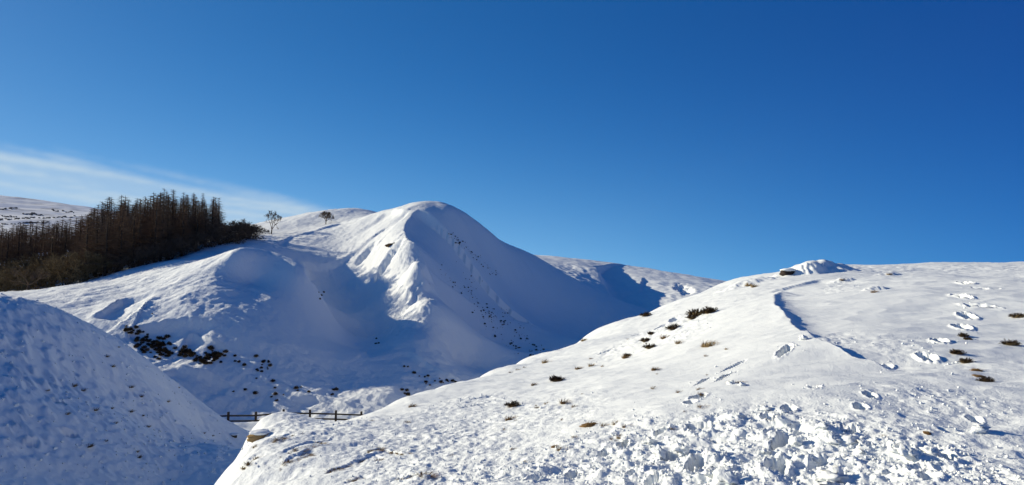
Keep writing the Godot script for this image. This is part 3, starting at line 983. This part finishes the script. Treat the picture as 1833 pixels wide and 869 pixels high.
	# two lone trees on the open slope
	for k in 2:
		var t := Maker.new(); var c := Maker.new()
		rng.seed = 4400 + k * 7
		if k == 0:
			t.tube(Vector3(0, -0.4, 0), Vector3(0.15, 1.2, 0), 0.2, 0.15, 7)
			for s in 3:
				forks(c, Vector3(0.15, 1.15, 0), Vector3([-0.35, 0.55, 0.2][s], 1.0, [0.2, -0.2, 0.5][s]).normalized(), 1.35, 0.11, 5, 0.46, 0.4, 0.075)
		else:
			t.tube(Vector3(0, -0.4, 0), Vector3(0, 0.9, 0), 0.2, 0.16, 7)
			for s in 9:
				forks(c, Vector3(0, 0.85, 0), Vector3(cos(s * 2.4), 0.7 + 0.35 * s, sin(s * 2.4)).normalized(), 1.05, 0.08, 5, 0.6, 0.15, 0.075)
		var proto := make_plant("lone_tree", t.done(), c.done(), bark, grey)
		var q := spot(hill, 485 if k == 0 else 583, 419 if k == 0 else 402)
		put(proto, "lone_tree", q, Vector3(0.9, 1.0, 0.9) if k == 0 else Vector3(0.66, 0.92, 0.66), 0.3, "bare vase-shaped lone tree just right of the dark plantation" if k == 0 else "round bushy lone tree near the top of the snowy slope", "tree")
		proto.free(); 
	for o in kinds + bushes + [thorn]: o.free()

func make_far_trees() -> void:
	var mm := MultiMesh.new()
	mm.transform_format = MultiMesh.TRANSFORM_3D
	mm.mesh = lump_mesh(700, 0.9, 0, 0.8, 6, 9)
	var xs: Array[Transform3D] = []
	for h in [[-20, 395, 60, 391, 50], [0, 402, 90, 398, 50], [40, 384, 75, 386, 16], [52, 383, 62, 383, 12], [-30, 376, 30, 374, 30], [70, 392, 140, 388, 30], [0, 388, 30, 389, 14], [90, 377, 130, 381, 14]]:
		for k in h[4]:
			var t := rng.randf()
			var p := spot(far, lerpf(h[0], h[2], t) + r1(-2, 2), lerpf(h[1], h[3], t) + r1(-1.2, 1.2))
			if p.is_finite() and -p.z > 700.0:
				var s := r1(2.5, 6.5) * -p.z / 2000.0
				xs.append(Transform3D(Basis(Vector3.UP, r1(0, TAU)).scaled(Vector3(s * 1.3, s, s)), p + Vector3(0, s * 0.2, 0)))
	mm.instance_count = xs.size()
	for i in xs.size(): mm.set_instance_transform(i, xs[i])
	var o := MultiMeshInstance3D.new()
	o.name = "far_hedgerows"
	o.multimesh = mm
	o.material_override = plain(0.10, 0.095, 0.09)
	add_child(o)
	tag(o, "dark hedgerows and copses across the distant snowy fields", "hedge", "", "stuff")

# ---------------------------------------------------------------- the fence by the path
func make_fence() -> void:
	var wood := plain(0.055, 0.042, 0.032)
	var posts: Array = []
	for px in [392, 427, 470, 514, 557, 600, 643, 686]:
		var u: float = (px - MID.x) / FOCAL
		posts.append(mound.ground(u * 51.0, -51.0 - 0.012 * (px - 500)))
	posts[0].y = posts[1].y
	var f := thing("fence", "dark post and rail fence beside the shaded path below the hill", "fence", posts[3])
	var k := 0
	for p in posts:
		var m := Maker.new()
		m.box(p - f.position + Vector3(0, 0.32, 0), Vector3(0.08, 0, 0), Vector3(0, 0.75, 0), Vector3(0, 0, 0.07))
		piece("post", m.done(), wood, f)
		if k > 0:
			for y in [0.30, 0.76]:
				var r := Maker.new()
				var a: Vector3 = posts[k - 1] - f.position + Vector3(0, y, 0.09)
				var b: Vector3 = p - f.position + Vector3(0, y, 0.09)
				r.box((a + b) * 0.5, (b - a) * 0.5, Vector3(0, 0.065, 0), Vector3(0, 0, 0.025))
				piece("rail", r.done(), wood, f)
		k += 1

# ---------------------------------------------------------------- grass, heather, rock
func tuft_mesh(count: int, tall: float, wide: float, lean: Vector3) -> ArrayMesh:
	var m := Maker.new()
	for k in count:
		var t := r1(0, TAU)
		var q := sqrt(rng.randf()) * wide * 0.45
		var a := Vector3(cos(t) * q, -0.03, sin(t) * q)
		var d := (Vector3(cos(t), 0, sin(t)) * r1(0.1, 0.7) + Vector3.UP * r1(0.5, 1.0) + lean * r1(0.4, 1.3)).normalized() * tall * r1(0.5, 1.1)
		m.bent_blade(a, d, (lean + Vector3.DOWN * 0.6) * tall * r1(0.1, 0.4), r1(0.012, 0.026), Vector3(-sin(t), 0, cos(t)))
	return m.done()

func heather_mesh(count: int) -> ArrayMesh:
	var m := Maker.new()
	for k in count:
		var d := around()
		d.y = absf(d.y) * 0.9 + 0.1
		var a := d * r1(0.0, 0.30) * Vector3(1, 0.7, 0.8)
		m.tube(a, a + (d + around() * 0.5).normalized() * r1(0.08, 0.22), 0.011, 0.006, 3)
		for j in 3: m.blade(a + d * r1(0.02, 0.12), (d + around() * 0.9).normalized() * r1(0.07, 0.16), r1(0.03, 0.06), around())
	return m.done()

var straw: StandardMaterial3D
var brown: StandardMaterial3D
var dark: StandardMaterial3D
var snow_near: StandardMaterial3D

func mound_wisps() -> Array:
	var out := []
	for k in 20: out.append([r1(60, 380), r1(600, 830)])
	return out

func make_tufts() -> void:
	straw = plain(0.27, 0.195, 0.10)
	brown = plain(0.16, 0.098, 0.045)
	dark = plain(0.040, 0.028, 0.020)
	var lean := Vector3(0.45, 0.0, 0.15)
	var grass: Array[Node3D] = []
	for k in 6:
		var o := Node3D.new()
		piece("blades", tuft_mesh(110, 0.36, 0.5, lean), straw if k < 3 else brown, o)
		piece("base", lump_mesh(200 + k, 0.5, 0, 0.35, 6, 10), brown, o)
		(o.get_child(1) as Node3D).scale = Vector3(0.34, 0.28, 0.26)
		grass.append(o)
	var heath: Array[Node3D] = []
	for k in 5:
		var o := Node3D.new()
		piece("twigs", heather_mesh(150), dark if k % 2 else plain(0.045, 0.030, 0.018), o)
		piece("base", lump_mesh(300 + k, 0.7, 2, 0.4, 7, 11), dark, o)
		(o.get_child(1) as Node3D).scale = Vector3(0.28, 0.34, 0.24)
		piece("blades", tuft_mesh(100, 0.34, 0.6, lean), brown if k % 2 else straw, o)
		heath.append(o)
	# [x, y, width in metres, kind: 0 grass 1 heather, label]
	var named := [
		[1248, 566, 0.95, 1, "large dark heather clump high on the right bank, left half of a pair"], [1272, 561, 0.85, 1, "large dark heather clump high on the right bank, right half of a pair"], [1240, 571, 0.6, 1, "small dark heather tuft under the large pair on the bank"],
		[1156, 566, 0.8, 1, "dark heather clump breaking the bank's edge against the valley"], [1164, 624, 0.55, 1, "rounded dark brown tussock in the middle of the right bank"], [1172, 663, 0.4, 0, "rusty brown grass tuft below the rounded tussock"], [1270, 620, 0.8, 0, "long low rusty grass clump right of the rounded tussock"],
		[1262, 621, 0.5, 0, "small straw tuft touching the long rusty clump"], [1205, 590, 0.7, 1, "thin dark clump under the broken snow trail"], [1190, 606, 0.7, 0, "straggly grey straw tuft under the broken snow trail"], [1120, 641, 0.6, 0, "bleached grass tussock left of the rounded brown tussock"], [1124, 639, 0.4, 1, "dark heart of the bleached grass tussock"],
		[1045, 611, 0.8, 0, "straw tuft on the bank's edge above the valley"], [976, 650, 0.7, 0, "straw tuft at the bank's edge, nearest the shaded flank"], [1058, 656, 0.5, 0, "brown grass tuft, right of two on the middle bank"], [1035, 661, 0.5, 0, "brown grass tuft, left of two on the middle bank"], [996, 683, 0.55, 1, "dark upright tuft on the left of the bank"],
		[1057, 762, 0.36, 2, "bare brown patch of turf in the near snow, with a snow bite"], [994, 800, 0.18, 2, "small brown turf patch left of and below the bare patch"],
		[1748, 664, 0.3, 2, "brown turf patch on the right slope, upper of two"], [1751, 674, 0.24, 2, "brown turf patch on the right slope, lower of two"], [1714, 634, 0.3, 1, "dark heather speck above the turf patches on the right"], [1730, 650, 0.28, 1, "dark heather tuft just above the turf patches"], [1765, 684, 0.25, 1, "thin dark tuft trailing below the turf patches"],
		[1810, 618, 0.36, 1, "dark tuft near the right edge of the picture"], [1822, 569, 0.4, 1, "small dark tuft highest at the right edge"], [1725, 603, 0.3, 1, "dark grass patch beside the boot holes"], [1733, 609, 0.22, 1, "tiny dark patch beside the boot holes"],
		[1508, 502, 0.5, 0, "grass tuft in the lee drift right of the skyline cap"], [1565, 524, 0.45, 0, "grass tip on a small pointed drift in the scooped hollow"], [1592, 492, 0.5, 0, "grass tip near the skyline on the right"], [1340, 512, 1.0, 0, "pale brown grass on the rounded skyline hump"], [1350, 514, 0.8, 0, "second pale grass tuft on the rounded skyline hump"],
		[1585, 782, 0.16, 2, "small dark turf hole among the snow blocks"], [1662, 774, 0.14, 2, "dark turf gap among trodden snow on the right"], [737, 729, 0.4, 0, "brown tuft at the bank's edge above the fence end"], [1166, 599, 0.4, 1, "small dark clump left of the broken trail"], [1155, 612, 0.5, 1, "dark clump pair above the rounded tussock"],
		[918, 728, 0.4, 1, "flat dark streak of heather on the near left bank"], [912, 752, 0.4, 0, "thin brown tuft low on the left bank"], [1010, 722, 0.4, 0, "pale straw tuft above the bare turf patch"], [955, 690, 0.35, 0, "faint straw tuft on the left bank"], [1215, 615, 0.5, 0, "sparse straw tuft between tussock and long clump"],
	]
	var k := 0
	for e in named:
		var p := spot(bank, e[0], e[1])
		if not p.is_finite(): continue
		var s: float = e[2]
		if e[3] == 2:
			var t := thing("turf_patch", e[4], "turf", p + Vector3(0, -0.02, 0))
			var b := piece("earth", lump_mesh(400 + k, 0.6, 2, 0.5), brown, t)
			b.scale = Vector3(s * 1.0, s * 0.7, s * 0.8)
			var g := piece("blades", grass[4].get_child(0).mesh, brown, t)
			g.scale = Vector3.ONE * s * 1.3
		elif e[3] == 1:
			put(heath[k % 5], "heather_clump", p, Vector3(s * 1.25, s * 1.0, s) * 1.3, r1(-0.5, 0.5), e[4], "heather")
		else:
			put(grass[k % 6], "grass_tuft", p, Vector3(s, s * 0.85, s) * 1.5, r1(-0.5, 0.5), e[4], "grass")
		k += 1
	# thin grass showing along the ledges of the near left bank
	for l in ledges:
		var pts := spots(bank, l)
		for i in pts.size() - 1:
			for j in 4:
				var q := pts[i].lerp(pts[i + 1], rng.randf())
				var s := r1(0.22, 0.42)
				if rng.randf() < 0.3: continue
				put(grass[rng.randi() % 6], "grass_tuft", bank.ground(q.x + 0.03, q.z + 0.03) - Vector3(0, 0.02, 0), Vector3(s * 1.5, s * 0.6, s), r1(-0.5, 0.5), "short dead grass poking from a snow ledge on the near left bank", "grass", "grass along the snow ledges")
	for i in 60:
		var px := r1(640, 1330)
		var py := r1(600, 840)
		var p := spot(bank, px, py)
		if not p.is_finite() or p.z > -9.0: continue
		var s := r1(0.12, 0.34) * (1.0 if p.z > -20.0 else 1.6)
		put(grass[rng.randi() % 6], "grass_tuft", p - Vector3(0, 0.06 * s, 0), Vector3(s, s * 0.8, s) * 1.2, r1(-0.5, 0.5), "small wisp of dead grass poking through the right bank's snow", "grass", "grass wisps on the right bank")
	# shaded mound
	for e in [[148, 700], [170, 735], [234, 738], [265, 765], [190, 790], [160, 800], [120, 742], [300, 720]] + mound_wisps():
		var p := spot(mound, e[0], e[1])
		if p.is_finite(): put(grass[rng.randi() % 6], "grass_tuft", p, Vector3.ONE * r1(0.25, 0.6), r1(-0.5, 0.5), "dark grass wisp in the shaded face of the left mound", "grass", "grass wisps on the left mound")
	# heather and broken rock on the hill across the path
	var beds := [
		[[240, 615], [262, 618], [285, 622], [300, 628]], [[244, 600], [275, 606], [305, 612]], [[255, 625], [285, 636], [312, 636]], [[318, 628], [335, 632], [342, 636]], [[345, 640], [362, 646], [380, 645], [402, 638]], [[368, 630], [385, 634], [395, 640]], [[226, 592], [240, 588]],
	]
	for b in beds:
		for i in b.size() - 1:
			for j in 11:
				var t := rng.randf()
				var p := spot(hill, lerpf(b[i][0], b[i + 1][0], t) + r1(-7, 7), lerpf(b[i][1], b[i + 1][1], t) + r1(-8, 8))
				if p.is_finite(): put(heath[rng.randi() % 5], "heather_clump", p, Vector3(1, 1.4, 1) * r1(0.3, 0.85), r1(0, TAU), "dark heather clump in the broken patch above the left mound", "heather", "heather in the broken patch above the mound")
	for e in [[485, 655, 18, 8, 5], [478, 652, 10, 5, 4], [540, 698, 14, 6, 5], [596, 702, 10, 6, 5], [720, 704, 14, 5, 6], [765, 690, 10, 8, 4], [760, 674, 10, 3, 4], [795, 682, 22, 4, 10], [830, 688, 12, 3, 5], [735, 662, 12, 8, 3], [575, 530, 6, 14, 4], [498, 715, 20, 8, 4], [455, 690, 40, 20, 6], [440, 640, 30, 30, 8], [700, 438, 6, 3, 5], [270, 562, 2, 2, 1], [675, 610, 4, 14, 3]]:
		for j in e[4]:
			var p := spot(hill, e[0] + r1(-e[2], e[2]), e[1] + r1(-e[3], e[3]))
			if p.is_finite(): put(heath[rng.randi() % 5], "heather_clump", p, Vector3(1, 1.3, 1) * r1(0.25, 0.75), r1(0, TAU), "dark heather clump scattered over the shaded lower hillside", "heather", "heather scattered on the hillside")
	# specks along the gully line of the shaded flank
	var mm := MultiMesh.new()
	mm.transform_format = MultiMesh.TRANSFORM_3D
	mm.mesh = heath[1].get_child(0).mesh
	var xs: Array[Transform3D] = []
	var clump := noise(0.16, 2, 95)
	for i in 900:
		var t := rng.randf()
		var px := lerpf(800, 965, t) + rng.randfn(0, 12)
		var py := lerpf(480, 640, pow(t, 0.9)) + rng.randfn(0, 10)
		if i % 4 == 0:
			px = lerpf(790, 885, t) + rng.randfn(0, 4); py = lerpf(405, 490, t) + rng.randfn(0, 3)
		if t < 0.45 and i % 4 and rng.randf() < 0.5: continue
		var p := spot(hill, px, py)
		if clump.get_noise_2d(p.x, p.z) < r1(-0.35, 0.25): continue
		if p.is_finite() and -p.z > 60.0: xs.append(Transform3D(Basis(Vector3.UP, r1(0, TAU)).scaled(Vector3(1, 1.3, 1) * (0.15 + 0.6 * pow(rng.randf(), 3.0))), p))
	mm.instance_count = xs.size()
	for i in xs.size(): mm.set_instance_transform(i, xs[i])
	var specks := MultiMeshInstance3D.new()
	specks.name = "heather_specks"
	specks.multimesh = mm
	specks.material_override = dark
	add_child(specks)
	tag(specks, "tiny heather specks down the shaded flank of the hill", "heather", "", "stuff")
	# rocks
	for e in [[462, 784, 0.42, "tan rock with a snow cap on the path-side edge of the bank", 0.30, 0.20, 0.09], [418, 782, 0.4, "dark stone at the foot of the bank beside the shaded path", 0.05, 0.045, 0.04], [1409, 491, 1.0, "dark rock ledge under the drifted cap on the skyline", 0.045, 0.035, 0.03]]:
		var p := spot(mound if e[0] == 418 else bank, e[0], e[1])
		if not p.is_finite(): continue
		var t := thing("rock", e[3], "rock", p)
		var s: float = e[2]
		var b := piece("stone", lump_mesh(500 + int(e[0]), 0.35, 6, 0.75, 14, 20), plain(e[4], e[5], e[6]), t)
		b.scale = Vector3(s * 1.3, s, s)
		var c := piece("snow_cap", lump_mesh(520 + int(e[0]), 0.25, 0, 0.4, 10, 16), snow_near, t)
		c.scale = Vector3(s * 1.25, s * 0.8, s * 1.0)
		c.position = Vector3(s * 0.12, s * 0.34, 0)
	var pr := spot(hill, 699, 439)
	var tr := thing("rock", "rusty brown rock exposed near the top of the lit spur", "rock", pr)
	var br := piece("stone", lump_mesh(541, 0.5, 5, 0.7, 12, 18), plain(0.14, 0.085, 0.04), tr)
	br.scale = Vector3(2.2, 1.5, 1.6)
	for o in grass + heath: o.free()

# ---------------------------------------------------------------- broken snow
func make_chunks() -> void:
	var shapes: Array[ArrayMesh] = []
	for k in 9: shapes.append(lump_mesh(600 + k, 0.6 + 0.06 * k, 3 + k % 3, 0.62, 14, 20))
	var named := [
		[1309, 687, 0.2, "snow block thrown onto the smooth drift, left of two"], [1330, 691, 0.18, "snow block thrown onto the smooth drift, right of two"], [1474, 765, 0.2, "round snowball with a shadow on its right in the trodden snow"], [1752, 773, 0.26, "large rounded snow block with a dark shadow at far right"], [1425, 795, 0.28, "upright snow slab in the middle of the trodden snow"], [1490, 793, 0.26, "broad tilted snow slab right of the upright one"], [1515, 795, 0.3, "sharp-edged snow slab beside the broad tilted one"],
		[1670, 815, 0.26, "wide flat snow block low on the right"], [1625, 815, 0.26, "pale snow block left of the wide flat block"], [1600, 808, 0.24, "snow block with a small dark gap behind it"], [1405, 760, 0.3, "snow block above the upright slab"], [1325, 745, 0.16, "snow lump at the left end of the trodden snow"], [1370, 735, 0.2, "snow lump at the upper edge of the trodden snow"], [1440, 608, 0.35, "snow lump at the meeting of the two wind lips"],
		[1180, 815, 0.24, "snow lump beside a deep boot hole, left"], [1225, 810, 0.26, "snow lump between two boot holes"], [1120, 790, 0.18, "snow lump above the lower left boot hole"], [1300, 860, 0.3, "snow block at the bottom edge below the trodden snow"],
	]
	for e in named:
		var p := spot(bank, e[0], e[1])
		var o := MeshInstance3D.new()
		o.name = numbered("snow_block")
		o.mesh = shapes[rng.randi() % 9]
		o.material_override = snow_near
		add_child(o)
		var s: float = e[2] * 0.78
		o.scale = Vector3(s * r1(1.0, 1.4), s * 1.15, s * r1(0.8, 1.1))
		o.rotation = Vector3(r1(-0.3, 0.3), r1(0, TAU), r1(-0.3, 0.3))
		o.position = p + Vector3(0, s * 0.14, 0)
		tag(o, e[3], "snow block")
	var n := 0
	while n < 60:
		var a := lerpf(0.02, 0.70, rng.randf())
		var l := log(lerpf(4.5, 12.0, rng.randf()))
		if weight(trodden, a, l) < r1(0.3, 0.9): continue
		var r := exp(l)
		var p := bank.ground(r * sin(a), -r * cos(a))
		var o := MeshInstance3D.new()
		o.name = numbered("snow_block")
		o.mesh = shapes[rng.randi() % 9]
		o.material_override = snow_near
		add_child(o)
		var s := 0.04 + 0.12 * pow(rng.randf(), 2.0)
		if rng.randf() < 0.12: s *= 1.7
		o.scale = Vector3(s * r1(0.9, 1.6), s * r1(0.8, 1.1), s * r1(0.8, 1.2))
		o.rotation = Vector3(r1(-0.5, 0.5), r1(0, TAU), r1(-0.5, 0.5))
		o.position = p + Vector3(0, s * r1(-0.16, 0.06), 0)
		tag(o, "loose lump among the trodden snow of the near bank", "snow block", "loose lumps of the trodden snow")
		n += 1
	var mm := MultiMesh.new()
	mm.transform_format = MultiMesh.TRANSFORM_3D
	mm.mesh = lump_mesh(650, 0.6, 3, 0.7, 5, 8)
	var xs: Array[Transform3D] = []
	var tries := 0
	while xs.size() < 7000 and tries < 60000:
		tries += 1
		var a := lerpf(-0.5, 0.75, rng.randf())
		var l := lerpf(log(4.5), log(55.0), rng.randf())
		var w := pow(weight(trodden, a, l), 1.5) + 0.08 * weight(grainy, a, l) + 0.001
		for p in prints:
			if p.is_finite():
				var q := exp(l)
				var dd := Vector2(q * sin(a) - p.x, -q * cos(a) - p.z).length()
				if dd < 0.8: w += 0.4 * (0.8 - dd)
		if rng.randf() > w: continue
		var r := exp(l)
		var s := 0.012 + 0.055 * pow(rng.randf(), 4.0)
		if r > 15.0: s *= 1.5
		xs.append(Transform3D(Basis.from_euler(Vector3(r1(0, 6), r1(0, 6), r1(0, 6))).scaled(Vector3.ONE * s), bank.ground(r * sin(a), -r * cos(a)) + Vector3(0, s * 0.2, 0)))
	for i in 3200:
		var a := lerpf(deg_to_rad(-46), deg_to_rad(-26), rng.randf())
		var r := exp(lerpf(log(14.0), log(46.0), rng.randf()))
		var s := 0.03 + 0.16 * pow(rng.randf(), 4.0)
		xs.append(Transform3D(Basis.from_euler(Vector3(r1(0, 6), r1(0, 6), r1(0, 6))).scaled(Vector3.ONE * s), mound.ground(r * sin(a), -r * cos(a)) + Vector3(0, s * 0.1, 0)))
	mm.instance_count = xs.size()
	for i in xs.size(): mm.set_instance_transform(i, xs[i])
	var crumbs := MultiMeshInstance3D.new()
	crumbs.name = "snow_crumbs"
	crumbs.multimesh = mm
	crumbs.material_override = snow_near
	add_child(crumbs)
	tag(crumbs, "small crumbs of broken snow strewn over the near bank and mound", "snow", "", "stuff")

func build_all() -> void:
	sculpt_bank()
	sculpt_mound()
	sculpt_hill()
	sculpt_moor()
	sculpt_far()
	snow_near = snow_material(0.9, 1.2, 3)
	var snow := snow_material(0.12, 6.0, 3)
	land_object("snow_bank", bank, snow_near)
	land_object("snow_mound", mound, snow_near)
	land_object("hill", hill, snow)
	land_object("moor", moor, snow)
	land_object("far_hills", far, moor_snow())
	make_wood()
	make_far_trees()
	make_fence()
	make_tufts()
	make_chunks()

# ---------------------------------------------------------------- everything
func _ready() -> void:
	rng.seed = 20130324
	sun_dir = Vector3(cos(deg_to_rad(SUN_EL)) * sin(deg_to_rad(SUN_AZ)), sin(deg_to_rad(SUN_EL)), -cos(deg_to_rad(SUN_EL)) * cos(deg_to_rad(SUN_AZ)))
	var cam := Camera3D.new()
	cam.name = "camera"
	cam.fov = rad_to_deg(2.0 * atan(MID.y / FOCAL))
	cam.near = 0.1
	cam.far = 20000.0
	cam.position = EYE
	cam.rotation.x = TILT
	add_child(cam)
	cam.current = true
	var env := Environment.new()
	env.background_mode = Environment.BG_SKY
	env.sky = Sky.new()
	env.sky.sky_material = make_sky()
	env.tonemap_mode = Environment.TONE_MAPPER_LINEAR
	env.tonemap_exposure = 1.27
	env.fog_enabled = true
	env.fog_density = 0.000006
	env.fog_light_color = Color(0.80, 0.88, 1.0)
	env.sdfgi_enabled = true
	env.ssao_enabled = true
	env.ssil_enabled = true
	var we := WorldEnvironment.new()
	we.name = "world_environment"
	we.environment = env
	add_child(we)
	var sun := DirectionalLight3D.new()
	sun.name = "sun"
	sun.light_color = Color(1.0, 0.95, 0.83)
	sun.light_energy = 1.6
	sun.light_angular_distance = 0.53
	sun.shadow_enabled = true
	add_child(sun)
	sun.look_at_from_position(sun_dir * 100.0, Vector3.ZERO, Vector3.UP)

	lie()
	build_all()
